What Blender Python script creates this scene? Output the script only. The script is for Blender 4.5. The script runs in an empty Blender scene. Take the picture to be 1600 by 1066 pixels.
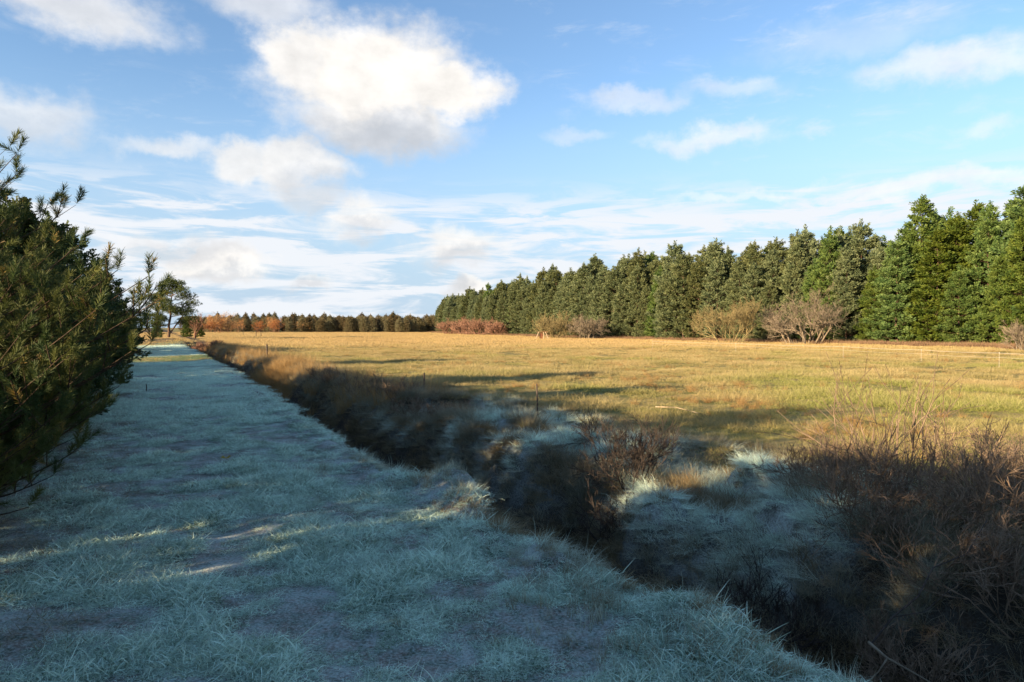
import bpy, math, random
import numpy as np

# ------------------------------------------------------------------ camera, world, sun, exposure
SC = bpy.context.scene
COL = SC.collection
CAM_H = 2.6
F = 1067.0            # focal length in photograph pixels (1600 wide)
HOR = 512.0           # horizon row in the photograph
cam_d = bpy.data.cameras.new('camera'); cam = bpy.data.objects.new('camera', cam_d); COL.objects.link(cam)
cam_d.sensor_width = 36.0; cam_d.lens = 24.0; cam_d.clip_start = 0.05; cam_d.clip_end = 9000
cam.location = (0, 0, CAM_H); cam.rotation_euler = (math.radians(90 - 1.13), 0, 0)
SC.camera = cam

SUN_EL = math.radians(13.5)
SUN_TRAVEL = np.array([0.80, 0.60])                  # horizontal travel direction of the light
w = bpy.data.worlds.new('World'); SC.world = w; w.use_nodes = True
NT = w.node_tree; NT.nodes.clear()

def wn(kind, **kw):
    n = NT.nodes.new(kind)
    for k, v in kw.items():
        setattr(n, k, v)
    return n

def wmath(op, a, b=None, c=None, clamp=False):
    n = wn('ShaderNodeMath', operation=op); n.use_clamp = clamp
    for i, s in enumerate((a, b, c)):
        if s is None: continue
        if isinstance(s, (int, float)): n.inputs[i].default_value = float(s)
        else: NT.links.new(s, n.inputs[i])
    return n.outputs[0]

def wsmooth(x, lo, hi):
    n = wn('ShaderNodeMapRange', interpolation_type='SMOOTHSTEP')
    NT.links.new(x, n.inputs['Value'])
    n.inputs['From Min'].default_value = lo; n.inputs['From Max'].default_value = hi
    return n.outputs['Result']

def wmix(f, a, b):
    n = wn('ShaderNodeMix', data_type='RGBA')
    NT.links.new(f, n.inputs[0])
    for i, s in ((6, a), (7, b)):
        if isinstance(s, tuple): n.inputs[i].default_value = (*s, 1)
        else: NT.links.new(s, n.inputs[i])
    return n.outputs[2]

sky = wn('ShaderNodeTexSky', sky_type='NISHITA'); sky.sun_disc = False
sky.sun_elevation = SUN_EL
# sun stands opposite to its travel direction
SUN_AZ = math.atan2(-SUN_TRAVEL[0], -SUN_TRAVEL[1])      # clockwise from +Y
sky.sun_rotation = SUN_AZ
sky.altitude = 0; sky.air_density = 1.0; sky.dust_density = 0.2; sky.ozone_density = 2.0
tc = wn('ShaderNodeTexCoord'); sep = wn('ShaderNodeSeparateXYZ'); NT.links.new(tc.outputs['Generated'], sep.inputs[0])
X, Y, Z = sep.outputs
az = wmath('ARCTAN2', X, Y)
hlen = wmath('SQRT', wmath('ADD', wmath('MULTIPLY', X, X), wmath('MULTIPLY', Y, Y)))
te = wmath('DIVIDE', Z, wmath('MAXIMUM', hlen, 0.02))
def wnoise(sx, sy, scale, detail, rough=0.55, off=0.0, dist=0.0):
    cv = wn('ShaderNodeCombineXYZ')
    NT.links.new(wmath('MULTIPLY_ADD', az, sx, off), cv.inputs[0]); NT.links.new(wmath('MULTIPLY_ADD', te, sy, off * 0.7), cv.inputs[1])
    n = wn('ShaderNodeTexNoise', noise_dimensions='3D'); NT.links.new(cv.outputs[0], n.inputs['Vector'])
    n.inputs['Scale'].default_value = scale; n.inputs['Detail'].default_value = detail
    n.inputs['Roughness'].default_value = rough; n.inputs['Distortion'].default_value = dist
    return n.outputs['Fac']
warp1 = wnoise(1, 1, 9.0, 6, 0.6, 3.1); warp2 = wnoise(1, 1, 9.0, 6, 0.6, 17.7)
fine = wnoise(1, 1.4, 22.0, 7, 0.62, 5.0)
azw = wmath('ADD', az, wmath('MULTIPLY_ADD', warp1, 0.13, -0.065)); tew = wmath('ADD', te, wmath('MULTIPLY_ADD', warp2, 0.11, -0.055))
# cumulus clouds: bearing, slope above the horizon, half width, half height, softness, opacity
def cdir(px, py):
    a = math.atan((px - 800) / F); return a, (HOR - py) / F * math.cos(a)
BLOBS = [(580, 122, 188, 100, .55, 1.0), (465, 95, 72, 75, .6, .95), (705, 138, 88, 58, .6, 1.0), (590, 195, 170, 62, .6, .9), (465, 262, 85, 48, .6, .85),
         (385, 255, 60, 36, .7, .8), (270, 228, 95, 22, .9, .55), (345, 408, 85, 34, .6, .9), (280, 385, 100, 30, .9, .55), (130, 20, 150, 50, .9, .7), (420, 15, 90, 45, .9, .6),
         (60, 185, 95, 42, .9, .6), (710, 390, 95, 36, .7, .75), (560, 340, 65, 34, .8, .7), (495, 443, 52, 17, .7, .6), (735, 447, 45, 18, .6, .9), (480, 300, 60, 40, .9, .6),
         (1490, 100, 150, 36, .95, .6), (1110, 215, 120, 22, .95, .55), (1000, 158, 90, 20, .95, .45), (1480, 288, 190, 20, .9, .55), (1170, 300, 170, 12, .95, .4),
         (1530, 205, 45, 18, .95, .4), (900, 215, 60, 18, .95, .3), (1130, 140, 90, 22, .95, .35), (1330, 60, 160, 45, .98, .25)]
# the same kind of clouds carry on round the rest of the sky
rs = random.Random(4)
extra = []
for k in range(9):
    a = rs.uniform(0.85, 2 * math.pi - 0.85); t = rs.uniform(0.08, 0.75)
    extra.append((a if a < math.pi else a - 2 * math.pi, t, rs.uniform(.12, .3), rs.uniform(.05, .11), rs.uniform(.5, .95), rs.uniform(.4, .95)))
dens = None; shade = None
allb = []
for (px, py, rx, ry, so, op) in BLOBS:
    a, t = cdir(px, py); allb.append((a, t, rx / F, ry / F, so, op))
cp = wn('ShaderNodeCombineXYZ'); NT.links.new(azw, cp.inputs[0]); NT.links.new(tew, cp.inputs[1])
def blob(a, t, ra, rt, so, op):
    ma = wn('ShaderNodeVectorMath', operation='MULTIPLY_ADD'); NT.links.new(cp.outputs[0], ma.inputs[0])
    ma.inputs[1].default_value = (1 / ra, 1 / rt, 0); ma.inputs[2].default_value = (-a / ra, -t / rt, 0)
    ln = wn('ShaderNodeVectorMath', operation='LENGTH'); NT.links.new(ma.outputs[0], ln.inputs[0])
    e = wmath('MULTIPLY_ADD', fine, 0.9 * so, ln.outputs['Value'])
    mr = wn('ShaderNodeMapRange', interpolation_type='SMOOTHSTEP'); NT.links.new(e, mr.inputs['Value'])
    mr.inputs['From Min'].default_value = 1.1 + .45 * so; mr.inputs['From Max'].default_value = 0.9 - .3 * so; mr.inputs['To Max'].default_value = op
    return mr.outputs['Result']
for (a, t, ra, rt, so, op) in allb + extra:
    m = blob(a, t, ra, rt, so, op); dens = m if dens is None else wmath('MAXIMUM', dens, m)
# grey undersides
for (px, py, rx, ry, op) in ((610, 225, 190, 60, 1.0), (490, 300, 70, 40, .7), (700, 410, 110, 25, .8), (360, 430, 90, 18, .7), (495, 448, 60, 16, .9), (300, 385, 100, 25, .7), (570, 358, 60, 22, .8), (700, 445, 40, 16, .8), (75, 205, 90, 22, .5)):
    a, t = cdir(px, py); m = blob(a, t, rx / F, ry / F, .8, op); shade = m if shade is None else wmath('MAXIMUM', shade, m)
for (a, t, ra, rt, so, op) in extra:
    m = blob(a, t - rt * .7, ra * .9, rt * .6, .8, op); shade = wmath('MAXIMUM', shade, m)
# long thin sheets low over the horizon, and faint ripples higher up, all round
st = wnoise(2.2, 15.0, 2.6, 7, 0.6, 2.0, 0.6)
band = wmath('MULTIPLY', wmath('MULTIPLY', wsmooth(te, 0.225, 0.15), wsmooth(st, 0.42, 0.56)), 0.95)
veil = wmath('MULTIPLY', wsmooth(te, 0.36, 0.02), 0.93)
rip = wnoise(3.0, 9.0, 3.5, 8, 0.66, 9.0, 0.4); cov = wnoise(1, 1, 2.2, 2, 0.5, 31.0)
ripple = wmath('MULTIPLY', wmath('MULTIPLY', wsmooth(rip, 0.50, 0.80), wsmooth(cov, 0.42, 0.66)), 0.5)
thin = wmath('MAXIMUM', band, ripple)
above = wsmooth(te, -0.02, 0.0)
grade = wn('ShaderNodeMix', data_type='RGBA', blend_type='MULTIPLY'); grade.inputs[0].default_value = 1.0
NT.links.new(sky.outputs[0], grade.inputs[6]); grade.inputs[7].default_value = (.74, .79, .85, 1)
CLOUD_W = 3.25
c0 = wmix(wmath('MULTIPLY', veil, above), grade.outputs[2], (1.66, 2.18, 2.8))
c1 = wmix(wmath('MULTIPLY', thin, above), c0, (2.98, 3.08, 3.24))
white = wmix(wmath('MULTIPLY', shade, 0.75), (CLOUD_W * 1.12, CLOUD_W * 1.08, CLOUD_W * 1.03), (CLOUD_W * .60, CLOUD_W * .63, CLOUD_W * .69))
puff = wn('ShaderNodeMix', data_type='RGBA', blend_type='MULTIPLY'); puff.inputs[0].default_value = 1.0
NT.links.new(white, puff.inputs[6]); NT.links.new(wmath('MULTIPLY_ADD', wnoise(1, 1.3, 15.0, 5, .6, 40.0), .55, .66), puff.inputs[7])
c2 = wmix(wmath('MULTIPLY', dens, above), c1, puff.outputs[2])
bg = wn('ShaderNodeBackground'); NT.links.new(c2, bg.inputs[0]); bg.inputs[1].default_value = 0.095
w.cycles.sampling_method = 'MANUAL'; w.cycles.sample_map_resolution = 512
wo = wn('ShaderNodeOutputWorld'); NT.links.new(bg.outputs[0], wo.inputs[0])

sl = bpy.data.lights.new('sun', 'SUN'); sl.energy = 4.5; sl.angle = math.radians(0.55); sl.color = (1.0, 0.77, 0.50)
so_ = bpy.data.objects.new('sun', sl); COL.objects.link(so_)
from mathutils import Vector
so_.rotation_euler = Vector((SUN_TRAVEL[0] * math.cos(SUN_EL), SUN_TRAVEL[1] * math.cos(SUN_EL), -math.sin(SUN_EL))).to_track_quat('-Z', 'Y').to_euler()
so_.location = (-30, -20, 30)
SC.view_settings.view_transform = 'Standard'; SC.view_settings.look = 'None'; SC.view_settings.gamma = 1
SC.view_settings.exposure = 1.68
SC.cycles.use_denoising = True
SC.cycles.max_bounces = 4; SC.cycles.diffuse_bounces = 2; SC.cycles.glossy_bounces = 1; SC.cycles.transmission_bounces = 3; SC.cycles.transparent_max_bounces = 4

# ------------------------------------------------------------------ helpers
RNG = np.random.default_rng(7)
D_U = np.array([-0.463, 0.886])        # along the path, away from the camera
D_V = np.array([0.886, 0.463])         # across it, towards the field
def uv2xy(u, v): return u * D_U[0] + v * D_V[0], u * D_U[1] + v * D_V[1]
def xy2uv(x, y): return x * D_U[0] + y * D_U[1], x * D_V[0] + y * D_V[1]
def sst(a, b, x):
    t = np.clip((x - a) / (b - a), 0, 1); return t * t * (3 - 2 * t)
def gau(x): return np.exp(-x * x)
def _h(i, j, s):
    n = (i * 374761393 + j * 668265263 + s * 982451653) & 0x7fffffff
    n = ((n ^ (n >> 13)) * 1274126177) & 0x7fffffff
    return ((n ^ (n >> 16)) & 0xffff) / 65535.0
def vnoise(x, y, s=0):
    x = np.asarray(x, float); y = np.asarray(y, float)
    i = np.floor(x).astype(np.int64); j = np.floor(y).astype(np.int64); fx = x - i; fy = y - j
    fx = fx * fx * (3 - 2 * fx); fy = fy * fy * (3 - 2 * fy)
    a = _h(i, j, s); b = _h(i + 1, j, s); c = _h(i, j + 1, s); d = _h(i + 1, j + 1, s)
    return (a + (b - a) * fx) * (1 - fy) + (c + (d - c) * fx) * fy
def fbm(x, y, s=0, o=3):
    t = 0; a = 0.5; n = 0
    for k in range(o):
        t = t + a * vnoise(x * 2 ** k, y * 2 ** k, s + k * 13); n += a; a *= 0.5
    return t / n

def bank_edge(u):
    return (3.72 + 0.75 * sst(9.0, 3.0, u) + 0.62 * gau((u - 9.9) / 0.9) + 0.40 * (vnoise(u * 0.8, u * 0 + .5, 3) - 0.5)
            + 0.25 * (vnoise(u * 2.3, u * 0 + .5, 5) - 0.5) + 0.7 * (vnoise(u * 0.09, u * 0 + .5, 6) - 0.5) * sst(15, 30, u))
def mounds(u, v):
    m = fbm(u * 0.62, v * 0.75, 21, 3)
    return sst(0.45, 0.72, m)
def height(x, y):
    u, v = xy2uv(x, y)
    e = bank_edge(u)
    r = np.hypot(x, y)
    z = 0.10 * (fbm(x * 0.25, y * 0.25, 1, 3) - 0.5) + 0.07 * (fbm(x * 1.6, y * 1.6, 2, 2) - 0.5) * sst(60, 25, r)
    z = z + 0.05 * sst(2.2, .5, np.abs(v - 0.2)) * -0.6
    far = v - e
    D = 1.55 * sst(140, 100, u) * sst(-26, -16, u)
    prof = sst(-0.05, 0.95, far) * (1 - sst(1.55, 3.3 + 1.0 * (vnoise(u * 0.45, 0 * u + .5, 8) - .5), far))
    z = z - D * prof
    rim = gau((far + 0.25) / 0.28) * (0.03 + 0.20 * (vnoise(u * 1.7, v * 1.5, 9) - 0.3)) * sst(90, 50, u)
    z = z + rim
    z = z + 0.30 * gau((u - 9.9) / 0.95) * gau((v - 4.25) / 0.65)
    lump = sst(2.2, 3.3, far) * sst(8.5, 5.0, far) * sst(34, 22, u)
    z = z + lump * (0.50 * mounds(u, v) - 0.20)
    z = z + sst(2.2, 3.6, far) * sst(7, 4, far) * sst(18, 30, u) * 0.30 * (fbm(u * .5, v * .6, 31, 3) - .3)
    z = z + 0.22 * sst(9, 14, v) * (fbm(x * 0.12, y * 0.12, 11, 3) - 0.5) * sst(400, 150, r)
    z = z + 0.9 * gau((u - 128) / 7) * gau((v - 1.0) / 5) + 0.5 * gau((u - 118) / 3) * gau((v - 4.5) / 3)
    return z
def hz(x, y): return float(height(np.array([x], float), np.array([y], float))[0])
def G(px, py):
    d = CAM_H * F / (py - HOR); return (px - 800) / F * d, d

def frost_mask(x, y):
    u, v = xy2uv(x, y); e = bank_edge(u); far = v - e
    f = sst(0.55, 0.05, far) * sst(-3.6, -0.8, v + 1.2 * (fbm(x, y, 41, 2) - .5)) * sst(120, 110, u)
    g = sst(2.2, 3.0, far) * sst(8.6, 5.6, far + 2.5 * (fbm(x * .5, y * .5, 43, 3) - .5)) * sst(30, 16, u) * sst(-4, 0, u)
    g = g * sst(0.30, 0.50, fbm(u * 0.45, v * 0.7, 47, 3)) * sst(3.2, 5.5, u)
    # frost left off the sunlit strip, which is painted yellow in the ground colour
    f = f * (1 - sst(57.5, 59, u) * sst(69.5, 68, u) * 0.95)
    return np.clip(np.maximum(f, g), 0, 1)

def new_mesh(name, v, f, smooth=False, attrs=None, mats=()):
    """v (n,3); f (m,3|4) int array or list of such arrays"""
    me = bpy.data.meshes.new(name)
    fl = f if isinstance(f, list) else [f]
    fl = [np.asarray(a, np.int32) for a in fl if len(a)]
    v = np.asarray(v, np.float32)
    me.vertices.add(len(v)); me.vertices.foreach_set('co', v.ravel())
    loops = np.concatenate([a.ravel() for a in fl]); counts = np.concatenate([np.full(len(a), a.shape[1], np.int32) for a in fl])
    starts = np.concatenate([[0], np.cumsum(counts)[:-1]]).astype(np.int32)
    me.loops.add(len(loops)); me.loops.foreach_set('vertex_index', loops)
    me.polygons.add(len(counts)); me.polygons.foreach_set('loop_start', starts)
    me.polygons.foreach_set('use_smooth', np.full(len(counts), smooth))
    for k, a in (attrs or {}).items():
        a = np.asarray(a, np.float32); at = me.attributes.new(k, 'FLOAT', 'POINT'); at.data.foreach_set('value', a)
    for m in mats: me.materials.append(m)
    me.update(calc_edges=True)
    return me
def link(name, me, parent=None, loc=(0, 0, 0), rz=0.0, sc=None):
    o = bpy.data.objects.new(name, me); COL.objects.link(o); o.location = loc; o.rotation_euler = (0, 0, rz)
    if sc is not None: o.scale = sc if hasattr(sc, '__len__') else (sc, sc, sc)
    if parent is not None: o.parent = parent
    return o
def tag(o, label=None, cat=None, group=None, kind=None):
    if label: o['label'] = label
    if cat: o['category'] = cat
    if group: o['group'] = group
    if kind: o['kind'] = kind
    return o

def tubes(paths, sides=5):
    """paths: list of (pts (k,3), radii (k,)) -> verts, quads"""
    V = []; Q = []; n0 = 0
    for pts, rad in paths:
        pts = np.asarray(pts, float); rad = np.asarray(rad, float); k = len(pts)
        t = np.gradient(pts, axis=0); t /= np.linalg.norm(t, axis=1)[:, None] + 1e-9
        ref = np.where(np.abs(t[:, 2:3]) > 0.9, np.array([[1., 0, 0]]), np.array([[0, 0, 1.]]))
        a = np.cross(t, ref); a /= np.linalg.norm(a, axis=1)[:, None] + 1e-9; b = np.cross(t, a)
        ang = np.linspace(0, 2 * np.pi, sides, endpoint=False)
        ring = pts[:, None] + rad[:, None, None] * (a[:, None] * np.cos(ang)[None, :, None] + b[:, None] * np.sin(ang)[None, :, None])
        V.append(ring.reshape(-1, 3))
        i = np.arange(k - 1)[:, None] * sides; j = np.arange(sides)[None]; j2 = (j + 1) % sides
        Q.append((np.stack([i + j, i + j2, i + sides + j2, i + sides + j], -1).reshape(-1, 4)) + n0)
        n0 += k * sides
    return np.concatenate(V), np.concatenate(Q)

# ------------------------------------------------------------------ materials
def mat(name):
    m = bpy.data.materials.new(name); m.use_nodes = True; m.node_tree.nodes.clear(); return m
class N:
    def __init__(s, m): s.t = m.node_tree
    def n(s, kind, **kw):
        x = s.t.nodes.new(kind)
        for k, v in kw.items(): setattr(x, k, v)
        return x
    def l(s, a, b): s.t.links.new(a, b)
    def attr(s, name, inst=False):
        x = s.n('ShaderNodeAttribute', attribute_name=name); x.attribute_type = 'INSTANCER' if inst else 'GEOMETRY'; return x.outputs['Fac']
    def pos(s): return s.n('ShaderNodeNewGeometry').outputs['Position']
    def noise(s, scale, detail=3, rough=.55, vec=None, dist=0.0):
        x = s.n('ShaderNodeTexNoise'); s.l(vec if vec is not None else s.pos(), x.inputs['Vector'])
        x.inputs['Scale'].default_value = scale; x.inputs['Detail'].default_value = detail; x.inputs['Roughness'].default_value = rough; x.inputs['Distortion'].default_value = dist
        return x.outputs['Fac']
    def m(s, op, a, b=None, c=None, clamp=False):
        x = s.n('ShaderNodeMath', operation=op); x.use_clamp = clamp
        for i, q in enumerate((a, b, c)):
            if q is None: continue
            if isinstance(q, (int, float)): x.inputs[i].default_value = q
            else: s.l(q, x.inputs[i])
        return x.outputs[0]
    def ss(s, v, lo, hi):
        x = s.n('ShaderNodeMapRange', interpolation_type='SMOOTHSTEP'); s.l(v, x.inputs['Value'])
        x.inputs['From Min'].default_value = lo; x.inputs['From Max'].default_value = hi; return x.outputs['Result']
    def mix(s, f, a, b):
        x = s.n('ShaderNodeMix', data_type='RGBA')
        if isinstance(f, (int, float)): x.inputs[0].default_value = f
        else: s.l(f, x.inputs[0])
        for i, q in ((6, a), (7, b)):
            if isinstance(q, tuple): x.inputs[i].default_value = (*q, 1)
            else: s.l(q, x.inputs[i])
        return x.outputs[2]
    def out(s, colour, rough=.9, trans=0.0, bump=None, spec=0.2):
        p = s.n('ShaderNodeBsdfPrincipled'); o = s.n('ShaderNodeOutputMaterial')
        if isinstance(colour, tuple): p.inputs['Base Color'].default_value = (*colour, 1)
        else: s.l(colour, p.inputs['Base Color'])
        p.inputs['Roughness'].default_value = rough; p.inputs['Specular IOR Level'].default_value = spec
        if bump is not None:
            b = s.n('ShaderNodeBump'); b.inputs['Strength'].default_value = bump[1]; b.inputs['Distance'].default_value = bump[2]; s.l(bump[0], b.inputs['Height']); s.l(b.outputs[0], p.inputs['Normal'])
        if trans > 0:
            t = s.n('ShaderNodeBsdfTranslucent'); mx = s.n('ShaderNodeMixShader'); mx.inputs[0].default_value = trans
            if isinstance(colour, tuple): t.inputs[0].default_value = (*colour, 1)
            else: s.l(colour, t.inputs[0])
            s.l(p.outputs[0], mx.inputs[1]); s.l(t.outputs[0], mx.inputs[2]); s.l(mx.outputs[0], o.inputs[0])
        else: s.l(p.outputs[0], o.inputs[0])

FROST = (0.80, 0.98, 0.82)
def grass_mat(name, dark, light, tip, patch=0.6, trans=.25, frosty=True):
    """blade colour: patches of two tones over the ground, paler tips, rime where the instance carries frost"""
    m = mat(name); k = N(m)
    n1 = k.noise(patch, 3); n2 = k.noise(7.0, 2)
    f = k.ss(k.m('ADD', k.m('MULTIPLY', n1, .65), k.m('MULTIPLY', n2, .35)), .36, .64)
    c = k.mix(f, dark, light)
    if name == 'field_grass':
        sp = k.n('ShaderNodeSeparateXYZ'); k.l(k.pos(), sp.inputs[0]); lush = k.m('MULTIPLY', k.ss(sp.outputs[1], 42, 14), k.ss(sp.outputs[0], -2, 14))
        c = k.mix(k.m('MULTIPLY', k.ss(k.m('MULTIPLY_ADD', lush, .22, k.noise(.10, 3)), .50, .70), .75), c, (0.20, 0.25, 0.035))
        c = k.mix(k.m('MULTIPLY', k.ss(sp.outputs[1], 40, 130), .6), c, (0.58, 0.36, 0.15))
    t = k.attr('t'); b = k.attr('b')
    c = k.mix(k.m('MULTIPLY', k.m('MULTIPLY', t, b), .8), c, tip)
    if frosty:
        fr = k.attr('frost', True)
        cover = k.ss(k.m('ADD', k.m('ADD', k.m('MULTIPLY', t, .75), k.m('MULTIPLY', b, .55)), k.m('MULTIPLY', k.noise(2.3, 3), .9)), .45, .98)
        c = k.mix(k.m('MULTIPLY', k.m('MULTIPLY', cover, fr), .95), c, FROST)
    k.out(c, .8, trans, spec=.15)
    return m

M = {}
M['frosted'] = grass_mat('frosted_grass', (0.06, 0.15, 0.075), (0.14, 0.21, 0.10), (0.30, 0.27, 0.16), 1.1)
M['tussock'] = grass_mat('tussock_grass', (0.14, 0.11, 0.055), (0.26, 0.19, 0.095), (0.40, 0.30, 0.17), 1.3)
M['field'] = grass_mat('field_grass', (0.19, 0.185, 0.050), (0.43, 0.33, 0.14), (0.62, 0.49, 0.27), 0.30, .3)
M['ditch'] = grass_mat('ditch_grass', (0.095, 0.08, 0.04), (0.21, 0.155, 0.078), (0.37, 0.28, 0.165), 1.2, .15)
M['reed'] = grass_mat('reed_grass', (0.26, 0.15, 0.050), (0.38, 0.24, 0.09), (0.50, 0.36, 0.18), 1.0, .3)
M['heath'] = grass_mat('heath', (0.16, 0.085, 0.05), (0.26, 0.16, 0.09), (0.34, 0.24, 0.14), .25, .2, False)

def bark_mat(name, a, b, s=9.0):
    m = mat(name); k = N(m); tcn = k.n('ShaderNodeTexCoord'); mp = k.n('ShaderNodeMapping'); k.l(tcn.outputs['Object'], mp.inputs[0]); mp.inputs['Scale'].default_value = (1, 1, .25)
    n = k.noise(s, 5, .65, mp.outputs[0]); k.out(k.mix(k.ss(n, .35, .65), a, b), .9, bump=(n, .6, .03)); return m
M['bark'] = bark_mat('pine_bark', (0.05, 0.032, 0.022), (0.17, 0.105, 0.07))
M['twig'] = bark_mat('pine_twig', (0.04, 0.028, 0.02), (0.12, 0.08, 0.05), 20)
M['grey_wood'] = bark_mat('grey_twigs', (0.12, 0.092, 0.060), (0.25, 0.20, 0.14), 6)
M['olive_wood'] = bark_mat('olive_twigs', (0.15, 0.12, 0.05), (0.27, 0.21, 0.10), 6)
M['red_wood'] = bark_mat('reddish_twigs', (0.19, 0.095, 0.06), (0.30, 0.17, 0.11), 6)
M['dark_wood'] = bark_mat('dark_twigs', (0.030, 0.024, 0.019), (0.075, 0.057, 0.046), 14)
M['brown_wood'] = bark_mat('brown_twigs', (0.12, 0.084, 0.054), (0.27, 0.19, 0.125), 10)
M['post'] = bark_mat('weathered_post', (0.045, 0.033, 0.026), (0.13, 0.10, 0.08), 14)
M['pale_wood'] = bark_mat('pale_wood', (0.30, 0.22, 0.13), (0.46, 0.36, 0.24), 8)
M['red_board'] = bark_mat('red_brown_board', (0.16, 0.06, 0.03), (0.25, 0.10, 0.05), 8)

def needle_mat(name, a, b, dead=None, ns=1.2, var=True):
    m = mat(name); k = N(m); bb = k.attr('b'); oi = k.n('ShaderNodeObjectInfo').outputs['Random']
    n = k.noise(ns, 3)
    c = k.mix(k.ss(k.m('ADD', k.m('MULTIPLY', n, .6), k.m('MULTIPLY', bb, .4)), .3, .7), a, b)
    if dead: c = k.mix(k.m('GREATER_THAN', bb, .90), c, dead)
    if var:
        h = k.n('ShaderNodeHueSaturation'); k.l(c, h.inputs['Color'])
        k.l(k.m('MULTIPLY_ADD', oi, .035, .4825), h.inputs['Hue']); k.l(k.m('MULTIPLY_ADD', oi, .5, .75), h.inputs['Value']); k.l(k.m('MULTIPLY_ADD', oi, -.25, 1.1), h.inputs['Saturation']); c = h.outputs[0]
    k.out(c, .65, .22, spec=.3); return m
M['needle_near'] = needle_mat('near_pine_needles', (0.045, 0.075, 0.018), (0.125, 0.135, 0.032), (0.34, 0.23, 0.06), 1.5, False)
M['needle_row'] = needle_mat('row_pine_needles', (0.035, 0.065, 0.02), (0.085, 0.11, 0.032), (0.18, 0.14, 0.05))
M['needle_blue'] = needle_mat('grey_green_needles', (0.085, 0.113, 0.046), (0.175, 0.195, 0.078), None, .5)
M['needle_green'] = needle_mat('bright_green_needles', (0.060, 0.110, 0.020), (0.135, 0.185, 0.034), None, .5)
M['needle_far'] = needle_mat('far_conifer_needles', (0.11, 0.10, 0.045), (0.22, 0.17, 0.08), None, .3)
M['autumn'] = needle_mat('autumn_leaves', (0.34, 0.15, 0.045), (0.50, 0.25, 0.08), None, .4)

# ------------------------------------------------------------------ ground
def ground():
    th = np.concatenate([np.radians(np.arange(-58, 58.01, 0.30)), np.radians(np.arange(62, 299, 4.0))])   # bearing from +Y, clockwise
    r = [0.0, 0.5, 1.0]
    while r[-1] < 6000: r.append(r[-1] * (1.0135 if r[-1] > 4 else 1.03) if r[-1] < 160 else r[-1] * 1.05)
    r = np.array(r[1:]); nt, nr = len(th), len(r)
    R, T = np.meshgrid(r, th, indexing='ij'); x = (R * np.sin(T)).ravel(); y = (R * np.cos(T)).ravel()
    z = height(x, y)
    v = np.stack([x, y, z], 1); v = np.vstack([v, [[0, 0, hz(0, 0)]]])
    i = np.arange(nr - 1)[:, None] * nt; j = np.arange(nt)[None]; j2 = (j + 1) % nt
    q = np.stack([i + j, i + nt + j, i + nt + j2, i + j2], -1).reshape(-1, 4)
    c = len(v) - 1; tri = np.stack([np.full(nt, c), np.arange(nt), (np.arange(nt) + 1) % nt], 1)
    u_, v_ = xy2uv(v[:, 0], v[:, 1]); far = v_ - bank_edge(u_)
    fr = frost_mask(v[:, 0], v[:, 1])
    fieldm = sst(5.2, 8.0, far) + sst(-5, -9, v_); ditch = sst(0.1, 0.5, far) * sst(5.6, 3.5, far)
    litter = sst(-0.9, -2.6, v_ + .8 * (fbm(v[:, 0], v[:, 1], 51, 2) - .5)) * sst(-9, -6, v_)
    sun_strip = sst(57.5, 59, u_) * sst(69.5, 68, u_) * sst(4, 3, v_)
    m = mat('ground_soil_and_turf'); k = N(m)
    n1 = k.noise(.5, 4); n2 = k.noise(9, 4, .65); n3 = k.noise(38, 3, .6)
    turf = k.mix(k.ss(n2, .35, .65), (0.045, 0.065, 0.035), (0.16, 0.105, 0.075))
    fld = k.mix(k.ss(n1, .35, .65), (0.16, 0.16, 0.036), (0.33, 0.25, 0.09))
    fld = k.mix(k.m('MULTIPLY', k.ss(n2, .4, .7), .5), fld, (0.12, 0.09, 0.04))
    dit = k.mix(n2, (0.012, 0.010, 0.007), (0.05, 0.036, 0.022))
    lit = k.mix(k.ss(n3, .35, .65), (0.055, 0.032, 0.02), (0.17, 0.105, 0.06))
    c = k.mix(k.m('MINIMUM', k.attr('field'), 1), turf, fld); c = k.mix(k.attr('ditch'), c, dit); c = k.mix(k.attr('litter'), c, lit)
    c = k.mix(k.attr('sun_strip'), c, (0.30, 0.24, 0.05))  # sunlit yellow of the strip between the trees, painted into the ground colour
    # bare brownish earth shows through the rime in places
    rime = k.m('MULTIPLY', k.attr('frost'), k.ss(k.m('ADD', k.m('MULTIPLY', n3, .55), k.m('MULTIPLY', k.noise(1.7, 4, .6), .6)), .38, .78))
    c = k.mix(k.m('MULTIPLY', rime, .55), c, (0.72, 0.84, 0.78))
    k.out(c, .95, bump=(k.m('ADD', n2, k.m('MULTIPLY', n3, .6)), .7, .05))
    me = new_mesh('ground', v, [q, tri], True, {'frost': fr, 'field': np.clip(fieldm, 0, 1), 'ditch': ditch, 'litter': litter, 'sun_strip': sun_strip}, [m])
    tag(link('ground', me), kind='structure')
ground()

# ditch water: a dark thread at the bottom
def water():
    us = np.arange(-12, 96, 0.8); e = bank_edge(us); V = []; 
    for uu, ee in zip(us, e):
        for dv in (0.7, 1.95):
            x, y = uv2xy(uu, ee + dv); V.append((x, y, -1.47))
    n = len(us); i = np.arange(n - 1) * 2
    m = mat('ditch_water'); k = N(m); k.out((0.012, 0.011, 0.009), .08, bump=(k.noise(5, 2), .15, .02), spec=.5)
    tag(link('ditch_water', new_mesh('ditch_water', np.array(V), np.stack([i, i + 1, i + 3, i + 2], 1), True, None, [m])), kind='structure')
water()

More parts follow.
